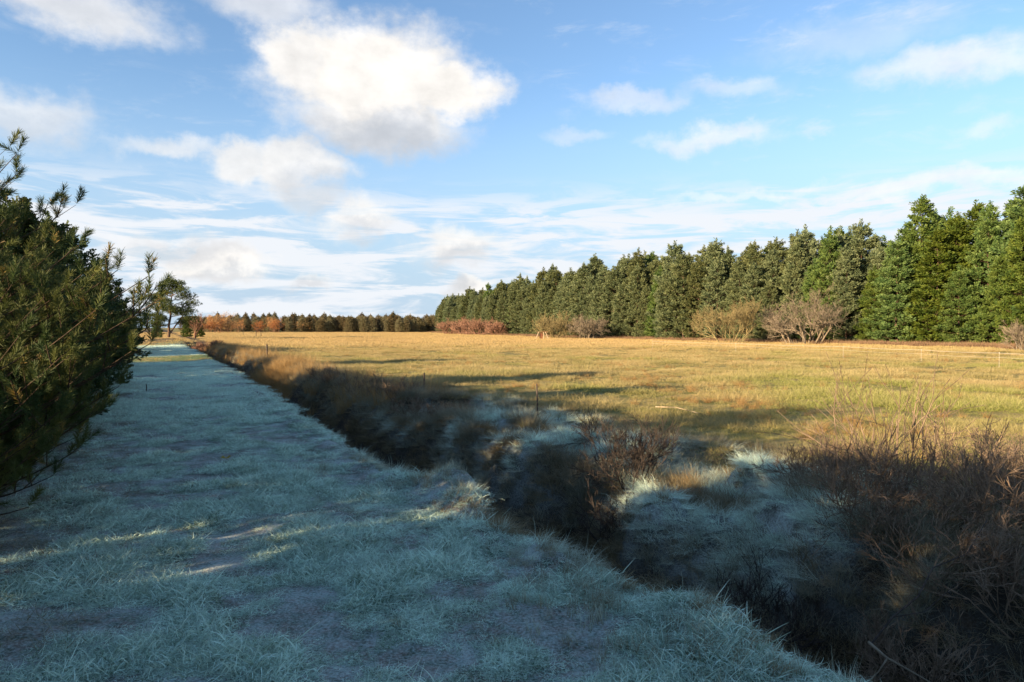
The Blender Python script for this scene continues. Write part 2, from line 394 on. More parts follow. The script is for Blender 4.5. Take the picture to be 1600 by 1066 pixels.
# ------------------------------------------------------------------ grass
def blades(n, R, lmin, lmax, wid, lean, curl, seed, seg=3, comb=None, square=False):
    """n tapered curved blades rooted in a disc; attributes t (root to tip), b (per blade)"""
    g = np.random.default_rng(seed)
    rr = R * np.sqrt(g.random(n)); aa = g.random(n) * 2 * np.pi
    root = np.stack([rr * np.cos(aa), rr * np.sin(aa), np.zeros(n) - .01], 1)
    L = g.uniform(lmin, lmax, n) * (0.75 + .5 * g.random(n)); W = wid * g.uniform(.6, 1.3, n)
    th = g.random(n) * 2 * np.pi if comb is None else g.normal(0, comb, n)
    le = np.clip(g.normal(lean, lean * .45 + .08, n), 0.0, 1.75); cu = g.normal(curl, abs(curl) * .5 + .1, n); tw = g.normal(0, .5, n)
    P = [root]; cur = root.copy()
    for s in range(seg):
        a = le + cu * (s + .5) / seg; h = th + tw * s / seg
        d = np.stack([np.sin(a) * np.cos(h), np.sin(a) * np.sin(h), np.cos(a)], 1)
        cur = cur + d * (L / seg)[:, None]; P.append(cur.copy())
    P = np.stack(P, 1)                                   # n, seg+1, 3
    P[:, :, 2] = np.maximum(P[:, :, 2], 0.006 + .012 * g.random(n)[:, None] * (np.arange(seg + 1) > 0)[None])
    ph = g.random(n) * np.pi; side = np.stack([np.cos(ph), np.sin(ph), g.normal(0, .35, n)], 1); side /= np.linalg.norm(side, axis=1)[:, None]
    wv = np.linspace(1, .12, seg + 1)
    Lft = P - side[:, None] * (W[:, None] * wv)[:, :, None] / 2; Rgt = P + side[:, None] * (W[:, None] * wv)[:, :, None] / 2
    V = np.stack([Lft, Rgt], 2).reshape(-1, 3)           # n*(seg+1)*2
    k = (seg + 1) * 2; b0 = np.arange(n)[:, None] * k; s0 = np.arange(seg)[None] * 2
    q = np.stack([b0 + s0, b0 + s0 + 1, b0 + s0 + 3, b0 + s0 + 2], -1).reshape(-1, 4)
    t = np.broadcast_to(np.repeat(np.linspace(0, 1, seg + 1), 2)[None], (n, k)).ravel(); b = np.repeat(g.random(n), k)
    return V, q, t, b
def tuft(name, m, **kw):
    V, q, t, b = blades(**kw); me = new_mesh(name, V, q, False, {'t': t, 'b': b}, [m])
    return bpy.data.objects.new(name, me)               # a source shape, instanced by the scatter below, never linked itself

def scatter(name, pts, variants, label, frost, scale, normal_tilt=None, yaw=None, cat='grass', var=None):
    """one stuff object: a point mesh whose geometry nodes stand a tuft on each point"""
    n = len(pts); me = bpy.data.meshes.new(name); me.vertices.add(n); me.vertices.foreach_set('co', np.asarray(pts, np.float32).ravel())
    rot = np.zeros((n, 3), np.float32); rot[:, 2] = RNG.random(n) * 2 * np.pi if yaw is None else yaw
    if normal_tilt is not None: rot[:, :2] = normal_tilt
    def at(k, typ, a, f='value'):
        q = me.attributes.new(k, typ, 'POINT'); q.data.foreach_set(f, np.ascontiguousarray(a).ravel())
    at('rot', 'FLOAT_VECTOR', rot, 'vector'); at('scl', 'FLOAT', np.asarray(scale, np.float32)); at('frost', 'FLOAT', np.asarray(frost, np.float32))
    at('var', 'INT', np.asarray(RNG.integers(0, len(variants), n) if var is None else var, np.int32))
    for s in variants[0].data.materials: me.materials.append(s)
    o = link(name, me)
    ng = bpy.data.node_groups.new(name + '_scatter', 'GeometryNodeTree')
    ng.interface.new_socket('Geometry', in_out='INPUT', socket_type='NodeSocketGeometry'); ng.interface.new_socket('Geometry', in_out='OUTPUT', socket_type='NodeSocketGeometry')
    gi = ng.nodes.new('NodeGroupInput'); go = ng.nodes.new('NodeGroupOutput'); ip = ng.nodes.new('GeometryNodeInstanceOnPoints'); jn = ng.nodes.new('GeometryNodeJoinGeometry')
    for s in reversed(variants):
        oi = ng.nodes.new('GeometryNodeObjectInfo'); oi.inputs['Object'].default_value = s; oi.inputs['As Instance'].default_value = True
        ng.links.new(oi.outputs['Geometry'], jn.inputs[0])
    def na(k, typ):
        a = ng.nodes.new('GeometryNodeInputNamedAttribute'); a.data_type = typ; a.inputs['Name'].default_value = k; return a.outputs['Attribute']
    ng.links.new(gi.outputs[0], ip.inputs['Points']); ng.links.new(jn.outputs[0], ip.inputs['Instance']); ip.inputs['Pick Instance'].default_value = True
    ng.links.new(na('var', 'INT'), ip.inputs['Instance Index']); ng.links.new(na('scl', 'FLOAT'), ip.inputs['Scale'])
    e2r = ng.nodes.new('FunctionNodeEulerToRotation'); ng.links.new(na('rot', 'FLOAT_VECTOR'), e2r.inputs[0]); ng.links.new(e2r.outputs[0], ip.inputs['Rotation'])
    ng.links.new(ip.outputs[0], go.inputs[0])
    md = o.modifiers.new('scatter', 'NODES'); md.node_group = ng
    return tag(o, label, cat, None, 'stuff')

def slope_tilt(x, y, amt=1.0):
    """small euler tilt so tufts lean with the slope"""
    h = 0.15; gx = (height(x + h, y) - height(x - h, y)) / (2 * h); gy = (height(x, y + h) - height(x, y - h)) / (2 * h)
    return gx, gy
def polar(n, r0, r1, power, a0=-47, a1=47):
    """points in the view wedge with density falling as r^-power"""
    q = RNG.random(n); p = 2 - power
    r = (r0 ** p + q * (r1 ** p - r0 ** p)) ** (1 / p) if abs(p) > 1e-6 else r0 * (r1 / r0) ** q
    a = np.radians(RNG.uniform(a0, a1, n)); return r * np.sin(a), r * np.cos(a), r
def keep(prob): return RNG.random(len(prob)) < prob
def stand(x, y): return np.stack([x, y, height(x, y)], 1)

# frosted turf of the path bank
tf = [tuft('frosted_tuft', M['frosted'], n=54, R=.15, lmin=.045, lmax=.115, wid=.0090, lean=.85, curl=1.7, seed=s, seg=4) for s in (1, 2, 3, 4)]
tf += [tuft('frosted_tuft', M['frosted'], n=34, R=.13, lmin=.08, lmax=.17, wid=.0100, lean=.85, curl=1.9, seed=s, seg=5) for s in (5, 6)]
x, y, r = polar(80000, 3.0, 26, 1.0, -60, 50); u, v = xy2uv(x, y); far = v - bank_edge(u)
clump = fbm(x * 1.5, y * 1.5, 61, 3); worn = sst(2.0, .6, np.abs(v - .2)) * .45 + .35 * sst(1.6, .5, np.abs(v - 3.0)) * sst(7.5, 5.5, u)
k_ = keep(sst(.20 + worn * .25, .50 + worn * .25, clump) * sst(.35, .0, far) * sst(-2.6, -.4, v) * 0.9)
x, y, r, clump, v = x[k_], y[k_], r[k_], clump[k_], v[k_]
var = np.where(RNG.random(len(x)) < sst(.45, .75, clump) * .7, RNG.integers(4, 6, len(x)), RNG.integers(0, 4, len(x)))
scatter('frosted_grass', stand(x, y), tf, 'short curly grass white with frost on the shaded path bank', frost_mask(x, y) * RNG.uniform(.30, 1.25, len(x)),
        RNG.uniform(.6, 1.15, len(x)) * (0.6 + .8 * sst(.4, .75, clump)), var=var)
tfar = [tuft('frosted_patch', M['frosted'], n=170, R=.55, lmin=.05, lmax=.13, wid=.016, lean=.8, curl=1.0, seed=s, seg=2) for s in (8, 9, 10)]
u = RNG.uniform(12, 118, 30000); v = RNG.uniform(-4.5, 4.2, 30000); x, y = uv2xy(u, v); r = np.hypot(x, y)
k_ = keep(sst(18, 27, r) * sst(.25, -.05, v - bank_edge(u)) * np.clip(45 / r, .25, 1) * sst(.25, .5, fbm(x * .8, y * .8, 62, 2)) * .5); x, y, u = x[k_], y[k_], u[k_]
scatter('frosted_grass', stand(x, y), tfar, 'frosty short grass on the far stretch of the path', frost_mask(x, y) * RNG.uniform(.6, 1.1, len(x)), RNG.uniform(.6, 1.1, len(x)))

# tussocks on the lip of the bank, drooping into the ditch
tt = [tuft('tussock', M['tussock'], n=90, R=.10, lmin=.16, lmax=.36, wid=.0060, lean=.85, curl=1.5, seed=s, seg=5, comb=.9) for s in (11, 12, 13)]
u = np.concatenate([RNG.uniform(1, 14, 900), RNG.uniform(13, 60, 900)]); far = RNG.normal(.28, .38, len(u)); x, y = uv2xy(u, bank_edge(u) + far)
k_ = keep(sst(.35, .6, fbm(u * .9, far, 64, 2)) * np.where(far < -.15, .35, .85)); x, y, u, far = x[k_], y[k_], u[k_], far[k_]
yaw_v = math.atan2(D_V[1], D_V[0])
u2 = np.concatenate([RNG.normal(7.7, .7, 60), RNG.normal(4.6, .6, 45)]); f2 = RNG.normal(.18, .28, 105); x2, y2 = uv2xy(u2, bank_edge(u2) + f2)     # two thick brown hanks
fr_ = np.concatenate([frost_mask(x, y) * sst(.25, -.1, far) * RNG.uniform(.2, 1.0, len(x)), RNG.uniform(0, .12, 105)])
x = np.concatenate([x, x2]); y = np.concatenate([y, y2])
scatter('tussock_grass', stand(x, y), tt, 'brown tussock grass hanging over the lip of the ditch', fr_, np.concatenate([RNG.uniform(.45, 1.0, len(x) - 105), RNG.uniform(.7, 1.1, 105)]), yaw=yaw_v + RNG.normal(0, .5, len(x)))
# dead stalks standing in the near bank
ts = [tuft('stalks', M['tussock'], n=26, R=.11, lmin=.16, lmax=.34, wid=.008, lean=.22, curl=.5, seed=s, seg=4) for s in (14, 15)]
u = RNG.uniform(2.5, 13, 700); v = bank_edge(u) - np.abs(RNG.normal(.1, .8, 700)); x, y = uv2xy(u, v); k_ = keep(sst(.5, .7, fbm(x * 1.1, y * 1.1, 66, 2)))
x, y = x[k_], y[k_]
scatter('dead_stalks', stand(x, y), ts, 'pale dead grass stalks standing on the near bank', RNG.uniform(0, .5, len(x)), RNG.uniform(.35, .75, len(x)))

# ditch sides and bottom: dark long grass
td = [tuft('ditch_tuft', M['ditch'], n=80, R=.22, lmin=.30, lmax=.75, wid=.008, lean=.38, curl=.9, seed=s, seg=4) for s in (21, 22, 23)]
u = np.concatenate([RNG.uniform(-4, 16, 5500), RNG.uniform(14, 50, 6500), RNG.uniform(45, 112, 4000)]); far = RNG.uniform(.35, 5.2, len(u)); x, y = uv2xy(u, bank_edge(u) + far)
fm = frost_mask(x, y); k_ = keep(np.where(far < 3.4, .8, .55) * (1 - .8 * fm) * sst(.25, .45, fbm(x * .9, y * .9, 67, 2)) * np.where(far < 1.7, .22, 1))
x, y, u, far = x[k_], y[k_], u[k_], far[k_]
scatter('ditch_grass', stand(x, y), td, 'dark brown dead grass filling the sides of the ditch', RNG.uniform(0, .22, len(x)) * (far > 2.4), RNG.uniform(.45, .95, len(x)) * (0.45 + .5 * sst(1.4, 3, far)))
# frosted long grass lying over the hummocks of the far bank
tl = [tuft('lying_tuft', M['tussock'], n=110, R=.20, lmin=.20, lmax=.42, wid=.0085, lean=1.15, curl=.9, seed=s, seg=5, comb=.7) for s in (31, 32, 33)]
u = RNG.uniform(2, 32, 9000); far = RNG.uniform(2.2, 8.0, 9000); x, y = uv2xy(u, bank_edge(u) + far); fm = frost_mask(x, y)
k_ = keep(.25 + .75 * fm); x, y, u, far, fm = x[k_], y[k_], u[k_], far[k_], fm[k_]
gx, gy = slope_tilt(x, y); dn = np.arctan2(-gy, -gx)
scatter('lying_grass', stand(x, y), tl, 'long grass lying over the hummocks of the far ditch bank, rimed with frost', fm * sst(.34, .52, fbm(x * 1.3, y * 1.3, 77, 2)) * RNG.uniform(.6, 1.15, len(x)), RNG.uniform(.5, .9, len(x)), yaw=dn + RNG.normal(0, .5, len(x)))

# the field
fn = [tuft('field_tuft', M['field'], n=60, R=.22, lmin=.10, lmax=.30, wid=.008, lean=.6, curl=.9, seed=s, seg=3) for s in (41, 42, 43)]
fm_ = [tuft('field_patch', M['field'], n=150, R=.60, lmin=.12, lmax=.32, wid=.018, lean=.6, curl=.8, seed=s, seg=2) for s in (44, 45, 46)]
ff = [tuft('field_far_patch', M['field'], n=130, R=1.5, lmin=.14, lmax=.36, wid=.06, lean=.55, curl=.6, seed=s, seg=1) for s in (47, 48, 49)]
FOREST = np.array([(92, 42), (78, 62), (66, 84), (54, 112), (37, 142), (17.5, 182), (-8, 262), (-33, 348), (-46, 410)], float)   # foot of the plantation edge
def forest_x(y): return np.interp(y, FOREST[:, 1], FOREST[:, 0])
x, y, r = polar(130000, 8, 420, 1.45); u, v = xy2uv(x, y); far = v - bank_edge(u)
tus = fbm(x * .45, y * .45, 71, 3)
k_ = keep(sst(3.6, 6.5, far + 1.5 * (fbm(x * .4, y * .4, 72, 2) - .5)) * (1 - .8 * frost_mask(x, y)) * (x < forest_x(y) + 3) * (.35 + .65 * sst(.35, .6, tus)))
k_ |= (keep(np.full(len(x), .5)) & (u > 112) & (v < 6) & (v > -60))
k_ |= (keep(np.full(len(x), .7)) & (u > 57.5) & (u < 69.5) & (v < 4) & (v > -4))
x, y, r, tus = x[k_], y[k_], r[k_], tus[k_]
pick = r + RNG.normal(0, 6, len(r)); var = np.where(pick < 30, RNG.integers(0, 3, len(x)), np.where(pick < 95, RNG.integers(3, 6, len(x)), RNG.integers(6, 9, len(x))))
u, v = xy2uv(x, y)
scatter('field_grass', stand(x, y), fn + fm_ + ff, 'yellow green winter grass of the open field', np.zeros(len(x)), RNG.uniform(.55, 1.0, len(x)) * (.6 + .7 * sst(.4, .75, tus)) * np.where((u > 57) & (u < 70) & (v < 4), .5, 1), var=var)
# paler bent tussocks standing out in the field
tb = [tuft('field_tussock', M['reed'], n=70, R=.16, lmin=.25, lmax=.5, wid=.008, lean=.5, curl=1.1, seed=s, seg=4) for s in (51, 52)]
x, y, r = polar(17000, 9, 110, 1.3); u, v = xy2uv(x, y); far = v - bank_edge(u); k_ = keep(sst(4.0, 6, far) * sst(.52, .72, fbm(x * .5, y * .5, 73, 3)) * (x < forest_x(y) - 4) * .8); x, y, r = x[k_], y[k_], r[k_]
scatter('field_tussocks', stand(x, y), tb, 'pale bent tussocks scattered over the field', np.zeros(len(x)), RNG.uniform(.5, 1.0, len(x)))
# golden reeds by the ditch where the sun reaches through
tr = [tuft('reeds', M['reed'], n=90, R=.30, lmin=.55, lmax=1.15, wid=.013, lean=.25, curl=.55, seed=s, seg=4) for s in (55, 56)]
u = np.concatenate([RNG.normal(43, 3.2, 260), RNG.uniform(22, 112, 700)]); far = np.concatenate([RNG.normal(2.6, .8, 260), RNG.normal(3.6, .9, 700)]); x, y = uv2xy(u, bank_edge(u) + far)
k_ = np.concatenate([np.ones(260, bool), keep(np.full(700, .6))]); x, y = x[k_], y[k_]
scatter('reeds', stand(x, y), tr, 'golden dead reeds along the far side of the ditch', np.zeros(len(x)), RNG.uniform(.5, 1.0, len(x)))
# brown heath along the foot of the plantation
th_ = [tuft('heath_patch', M['heath'], n=160, R=1.1, lmin=.35, lmax=.8, wid=.05, lean=.3, curl=.5, seed=s, seg=2) for s in (58, 59)]
s_ = RNG.random(7000); yy = 40 + 330 * s_ ** 1.5; off = RNG.uniform(-9, 4, 7000) * np.clip(yy / 90, .6, 1.4); xx = forest_x(yy) + off
k_ = keep(sst(-10, -3, off) * .9); xx, yy = xx[k_], yy[k_]
scatter('heath', stand(xx, yy), th_, 'reddish brown heath along the foot of the pine plantation', np.zeros(len(xx)), RNG.uniform(.5, 1.1, len(xx)), cat='heath')
# litter and dry grass beneath the roadside pines
tn = [tuft('litter_tuft', M['tussock'], n=36, R=.16, lmin=.06, lmax=.18, wid=.006, lean=.9, curl=.8, seed=s, seg=3) for s in (61, 62)]
u = RNG.uniform(1, 40, 5000); v = RNG.uniform(-6, -.3, 5000); x, y = uv2xy(u, v); k_ = keep(sst(.3, .6, fbm(x * 1.2, y * 1.2, 75, 2)) * sst(.2, -1.5, v)); x, y = x[k_], y[k_]
scatter('dry_grass', stand(x, y), tn, 'dry brown grass and needles under the left hand pines', RNG.uniform(0, .35, len(x)), RNG.uniform(.6, 1.2, len(x)))

# ------------------------------------------------------------------ pines
def norm(a): return a / (np.linalg.norm(a, axis=-1, keepdims=True) + 1e-9)
def needles(sh_p, sh_d, sh_l, per, nl, nw, ang, seed, droop=0.0, ribbon=False):
    """thin needle triangles set round each shoot"""
    g = np.random.default_rng(seed); n = len(sh_p); P = np.repeat(sh_p, per, 0); Dd = np.repeat(norm(sh_d), per, 0); Ls = np.repeat(sh_l, per)
    s = g.random(n * per) ** .8; base = P + Dd * (Ls * s)[:, None]
    ref = norm(g.normal(size=(n * per, 3))); side = norm(np.cross(Dd, ref)); A = g.normal(ang, .18, n * per) * (1 - .35 * s)
    nd = norm(Dd * np.cos(A)[:, None] + side * np.sin(A)[:, None]); nd[:, 2] -= droop
    L = nl * g.uniform(.7, 1.15, n * per); wv = norm(np.cross(nd, norm(g.normal(size=(n * per, 3))))) * nw / 2
    tip = base + nd * L[:, None]; kk = 4 if ribbon else 3
    V = (np.stack([base - wv, base + wv, tip + wv * .45, tip - wv * .45], 1) if ribbon else np.stack([base, tip + wv, tip - wv], 1)).reshape(-1, 3)
    f = np.arange(n * per * kk).reshape(-1, kk); shb = np.repeat(g.random(n), per)
    b = np.clip(shb * .85 + .15 * g.random(n * per), 0, 1); b = np.where(g.random(n * per) < .0, 1, b)
    return V, f, np.repeat(b, kk)

def pine(seed, H, prof, first, step, per_whorl, shoot, per, nl, nw, twigs, up=.45, lean=(0, 0), trunk_r=None, tip_leader=True, targets=(), sub=1.0, ribbon=False, inner=.25):
    """trunk + limbs as tubes, shoots as needles. prof(z/H) -> crown radius in metres"""
    g = np.random.default_rng(seed); paths = []; SP = []; SD = []; SL = []
    tr = trunk_r or H * .014
    zs = np.linspace(0, H * .97, 12); tx = lean[0] * (zs / H) ** 1.5 + .03 * H * .1 * np.sin(zs * .9 + seed); ty = lean[1] * (zs / H) ** 1.5 + .03 * H * .1 * np.cos(zs * .7 + seed)
    paths.append((np.stack([tx, ty, zs - .1], 1), tr * (1 - .9 * zs / H)))
    def at(z): return np.array([np.interp(z, zs, tx), np.interp(z, zs, ty), z])
    def limb(p0, az_, L, rise, thick, curve):
        k = 7; s = np.linspace(0, 1, k); h = np.array([math.cos(az_), math.sin(az_), 0]); bend = g.normal(0, .12); sd = np.array([-h[1], h[0], 0])
        pts = p0 + h * (L * s)[:, None] + sd * (bend * L * s * s)[:, None]; pts[:, 2] += L * (rise * s + curve * s ** 2.5)
        paths.append((pts, thick * (1 - .85 * s))); return pts
    def dress(pts, L, n, spread):
        s = np.sort(g.uniform(inner, 1.0, n)); s[-1] = 1.0
        ss = np.linspace(0, 1, len(pts))
        for q in s:
            p = np.array([np.interp(q, ss, pts[:, i]) for i in range(3)]); i = min(int(q * (len(pts) - 1)), len(pts) - 2); d = norm(pts[i + 1] - pts[i])
            if q < .999:
                sd = norm(np.cross(d, [0, 0, 1.])) * g.choice([-1, 1]); d2 = norm(d * g.uniform(.4, 1.0) + sd * g.uniform(.4, 1.0) + np.array([0, 0, g.uniform(.0, up * 1.3)]))
                l2 = spread * L * (1.15 - q) * g.uniform(.5, 1.1) + shoot * .3
            else: d2 = norm(d + np.array([0, 0, up])); l2 = 0.02
            m_ = max(1, int(l2 / (shoot * .8) * sub))
            end = p + d2 * l2 + np.array([0, 0, up * .35 * l2])
            if l2 > shoot * .7: paths.append((np.stack([p, (p + end) / 2 + np.array([0, 0, -.04 * l2]), end]), np.array([.35, .25, .12]) * tr * .22 + .0015))
            for j in range(m_ + 1):
                c = p + (end - p) * ((j + g.random() * .6) / (m_ + .6)); dd = norm(d2 + g.normal(0, .45, 3) + np.array([0, 0, up])); SP.append(c); SD.append(dd); SL.append(shoot * g.uniform(.7, 1.2))
    z = first
    while z < H * .955:
        R = prof(z / H)
        n = per_whorl if z / H < .85 else max(3, per_whorl - 1)
        a0 = g.random() * 6.28
        for j in range(n):
            L = R * g.uniform(.62, 1.12); a = a0 + j * 6.283 / n + g.normal(0, .25); rise = .05 + .75 * max(0, z / H - .35) + g.normal(0, .08)
            pts = limb(at(z + g.normal(0, step * .2)), a, L, rise, tr * .26 * (1 - .7 * z / H) + .004, up * .5)
            dress(pts, L, max(3, int(twigs * (L / max(prof(.3), .1)) + 1.5)), .42)
        z += step * (1 - .35 * z / H) * g.uniform(.85, 1.15)
    for (tp, n) in targets:
        tp = np.array(tp, float); z0 = max(.5, tp[2] - .25 * np.hypot(tp[0], tp[1]) - .35); p0 = at(z0); k = 8; s = np.linspace(0, 1, k)[:, None]; pts = p0 + (tp - p0) * s; pts[:, 2] -= .35 * np.sin(np.pi * s[:, 0]) * .6
        paths.append((pts, .022 * (1 - .8 * s[:, 0]))); dress(pts, float(np.linalg.norm(tp - p0)), n, .30)
    top = at(H * .95)
    for j in range(7 if tip_leader else 3):
        SP.append(top + np.array([0, 0, j * shoot * .42 - shoot])); SD.append(np.array([g.normal(0, .15), g.normal(0, .15), 1])); SL.append(shoot * 1.1)
    V, q = tubes(paths[:1], 8); 
    V2, q2 = tubes(paths[1:], 4)
    wood = (np.vstack([V, V2]), np.vstack([q, q2 + len(V)]))
    nv, nf, nb = needles(np.array(SP), np.array(SD), np.array(SL), per, nl, nw, .85, seed + 5, ribbon=ribbon)
    return wood, (nv, nf, nb)
def pine_meshes(name, wood, crown, nm, bm='bark'):
    return (new_mesh(name + '_trunk', wood[0], wood[1], True, None, [M[bm]]), new_mesh(name + '_crown', crown[0], crown[1], False, {'b': crown[2]}, [M[nm]]))
def place_tree(name, meshes, x, y, s, rz, label, cat, group=None, dz=-.05, sxy=1.0):
    e = link(name, None, None, (x, y, hz(x, y) + dz), rz, (s * sxy, s * sxy, s)); link('trunk', meshes[0], e); link('crown', meshes[1], e); return tag(e, label, cat, group)

# the big pine beside the path whose boughs reach into the picture
AX, AY = -7.75, 8.7
def tgt(px, py, Yd): return ((px - 800) / F * Yd - AX, Yd - AY, CAM_H + (HOR - py) / F * Yd)
tg = [(tgt(252, 462, 7.6), 9), (tgt(246, 500, 8.0), 9), (tgt(236, 532, 8.2), 9), (tgt(205, 545, 7.6), 9), (tgt(30, 238, 8.2), 6), (tgt(28, 270, 8.4), 5), (tgt(10, 340, 8.1), 6), (tgt(72, 372, 8.6), 6), (tgt(125, 380, 8.0), 7), (tgt(42, 395, 7.8), 7), (tgt(128, 425, 7.6), 7), (tgt(185, 418, 7.7), 8), (tgt(232, 428, 7.8), 9),
      (tgt(222, 470, 8.1), 9), (tgt(215, 520, 8.4), 9), (tgt(190, 560, 8.6), 9), (tgt(185, 600, 8.5), 9), (tgt(150, 640, 8.4), 9), (tgt(120, 700, 8.3), 8), (tgt(80, 740, 8.2), 8), (tgt(40, 790, 7.9), 8), (tgt(150, 480, 7.2), 9), (tgt(110, 540, 7.0), 9), (tgt(60, 600, 6.9), 9),
      (tgt(90, 640, 7.4), 9), (tgt(30, 680, 7.1), 9), (tgt(30, 520, 6.7), 9), (tgt(70, 460, 7.2), 9), (tgt(20, 750, 7.4), 8), (tgt(20, 440, 7.0), 8), (tgt(130, 590, 7.8), 9), (tgt(0, 640, 6.8), 8), (tgt(60, 700, 7.8), 8)]
profA = lambda t: float(np.interp(t, [0, .08, .2, .35, .5, .65, .8, .92, 1], [1.4, 1.9, 2.3, 2.5, 2.35, 1.9, 1.3, .6, .1]))
wood, crown = pine(101, 5.0, profA, .35, .30, 6, .21, 84, .085, .0056, 9, up=.55, trunk_r=.085, targets=tg, sub=1.35, ribbon=True)
print('near pine tris', len(crown[1]), 'wood', len(wood[1]) * 2)
place_tree('pine_tree', pine_meshes('near_pine', wood, crown, 'needle_near', 'twig'), AX, AY, 1, 0, 'large near pine with long needled boughs reaching over the frosted path', 'pine tree')

# the row of smaller pines beside the path; their long shadows cross path and field
rowm = []
for s, H in ((201, 6.0), (202, 6.0), (203, 5.0)):
    pf = (lambda t: float(np.interp(t, [0, .1, .3, .55, .8, 1], [1.3, 1.75, 1.8, 1.35, .7, .08]))) if s != 203 else (lambda t: float(np.interp(t, [0, .15, .4, .7, .9, 1], [1.7, 2.2, 2.3, 1.7, .9, .2])))
    wd, cr = pine(s, H, pf, .1, .33, 8, .28, 26, .14, .045, 6, up=.5, trunk_r=.09); rowm.append(pine_meshes('row_pine', wd, cr, 'needle_row')); print('row pine', len(cr[1]))
ROW = [(19.6, -3.0, 5.4, 0), (27.6, -3.2, 6.1, 1), (47, -3.0, 5.9, 0),
       (14.6, -3.6, 3.7, 2), (16.9, -3.4, 3.7, 2), (22.3, -3.3, 3.8, 2), (24.8, -3.6, 3.7, 2), (30.4, -3.3, 3.8, 2), (33, -3.4, 3.0, 2), (35.6, -3.4, 2.8, 2), (38.2, -3.6, 2.0, 2), (41, -3.6, 1.7, 2), (43.6, -3.6, 1.7, 2), (45.5, -3.7, 2.6, 2), (49.6, -3.6, 3.0, 2), (52.3, -3.5, 2.8, 2), (55, -3.6, 2.4, 2),
       (70.5, -3.6, 3.6, 2), (73.5, -3.7, 4.0, 2), (77, -3.9, 4.4, 2), (80.5, -3.7, 4.2, 2), (84, -4.0, 4.4, 2), (88, -4.2, 4.0, 2), (92, -4.2, 4.2, 2), (96, -4.6, 3.8, 2), (101, -5, 3.0, 2),
       (8.4, -6.2, 3.0, 2), (13, -6.5, 3.7, 2), (18, -6.4, 3.7, 2), (4.6, -6.3, 3.8, 2), (0, -6.6, 3.8, 2), (-3.5, -6.6, 4, 2), (-7, -7, 4.4, 2), (22, -6.3, 3.7, 2), (26.5, -6.4, 3.7, 2), (31, -6.3, 3.7, 2), (-10, -7, 4.4, 2), (75, -6.5, 4.2, 2), (82, -6.8, 4.4, 2), (90, -7, 4.4, 2),  # back row added behind the first, so less sun slips through to the path
       *[(q, -5.2, 2.7, 2) for q in np.arange(-12.5, 57, 2.3) if not 6.5 < q < 9.5],  # extra unseen line added to shade the path, gap left for one sun patch
       (5.4, -4.6, 3.9, 2), (3.0, -4.4, 4.0, 2), (0.6, -4.2, 4.1, 2), (-1.8, -3.8, 4.2, 2), (-4.8, -3.7, 4.6, 2), (-8, -3.9, 4.6, 2), (-11.5, -4, 4.6, 2), (-15, -4, 4.6, 2)]
for i, (u, v, H, k) in enumerate(ROW):
    x, y = uv2xy(u, v); base = (6.0, 6.0, 5.0)[k]; s = H / base
    lab = {0: 'slim pine standing taller than its row beside the frosted path', 1: 'slim pine standing taller than its row beside the frosted path', 2: 'low bushy pine in the row along the frosted path'}[k]
    place_tree('pine_tree', rowm[k], x, y, s, i * 1.7, lab, 'pine tree', 'tall pines of the path row' if k < 2 else 'bushy pines of the path row', sxy=1.3 if k < 2 else 1.25 * (1 + .25 * (H < 2.5)))

# plantation: three shapes of each kind
plant = {'blue': [], 'green': []}
for kind, seeds in (('blue', (301, 302, 303)), ('green', (311, 312, 313))):
    for s in seeds:
        g = random.Random(s); 
        if kind == 'blue': kn = [2.7, 3.1, 3.0, 2.5, 1.7, .9, .12]
        else: kn = [3.1, 3.2, 2.7, 2.0, 1.2, .6, .08]
        kn = [a * g.uniform(.88, 1.12) for a in kn]
        pf = lambda t, kn=kn: float(np.interp(t, [0, .15, .35, .55, .75, .9, 1], kn))
        wd, cr = pine(s, 20, pf, 0.4, 1.3, 6, .8, 17, .45, .15, 8, up=.5, trunk_r=.17, sub=.8, inner=.42)
        plant[kind].append(pine_meshes('plantation_' + kind, wd, cr, 'needle_' + kind)); print(kind, len(cr[1]))
rt = random.Random(11)
seglen = np.hypot(*np.diff(FOREST, axis=0).T); cum = np.concatenate([[0], np.cumsum(seglen)])
def along(d): return np.array([np.interp(d, cum, FOREST[:, 0]), np.interp(d, cum, FOREST[:, 1])])
cnt = 0
for row, (gap, back) in enumerate(((4.2, 0.0), (4.0, 4.0), (4.4, 8.0), (5.6, 12.5))):
    d = rt.uniform(0, 3)
    while d < cum[-1]:
        p = along(d); q = along(min(d + 1, cum[-1])) - along(max(d - 1, 0)); q /= np.linalg.norm(q); nrm = np.array([q[1], -q[0]])
        if nrm[0] < 0: nrm = -nrm
        p = p + nrm * (back + rt.uniform(-1.3, 1.3)); near = d < 82 + rt.uniform(-8, 8)
        kind = 'green' if near else 'blue'
        if not near and rt.random() < .1: kind = 'green'
        H = rt.uniform(17.0, 20.5) if kind == 'blue' else rt.uniform(17.5, 21.0)
        H *= rt.uniform(.60, .95) if row == 0 else rt.uniform(.86, 1.08)
        H *= float(np.interp(d, [0, 60, 110, 330, 400], [1.0, .97, .98, .98, .85]))
        lab = 'tall grey green pine of the dense plantation beyond the field' if kind == 'blue' else 'tall bright green conifer of the dense plantation beyond the field'
        place_tree('pine_tree' if kind == 'blue' else 'conifer_tree', rt.choice(plant[kind]), p[0], p[1], H / 20, rt.uniform(0, 6.28), lab, 'pine tree' if kind == 'blue' else 'conifer', 'grey green pines of the plantation' if kind == 'blue' else 'bright green conifers of the plantation', sxy=rt.uniform(1.1, 1.55))
        cnt += 1; d += gap * rt.uniform(.75, 1.25) * (1 + .35 * (d > 180))
print('plantation', cnt)

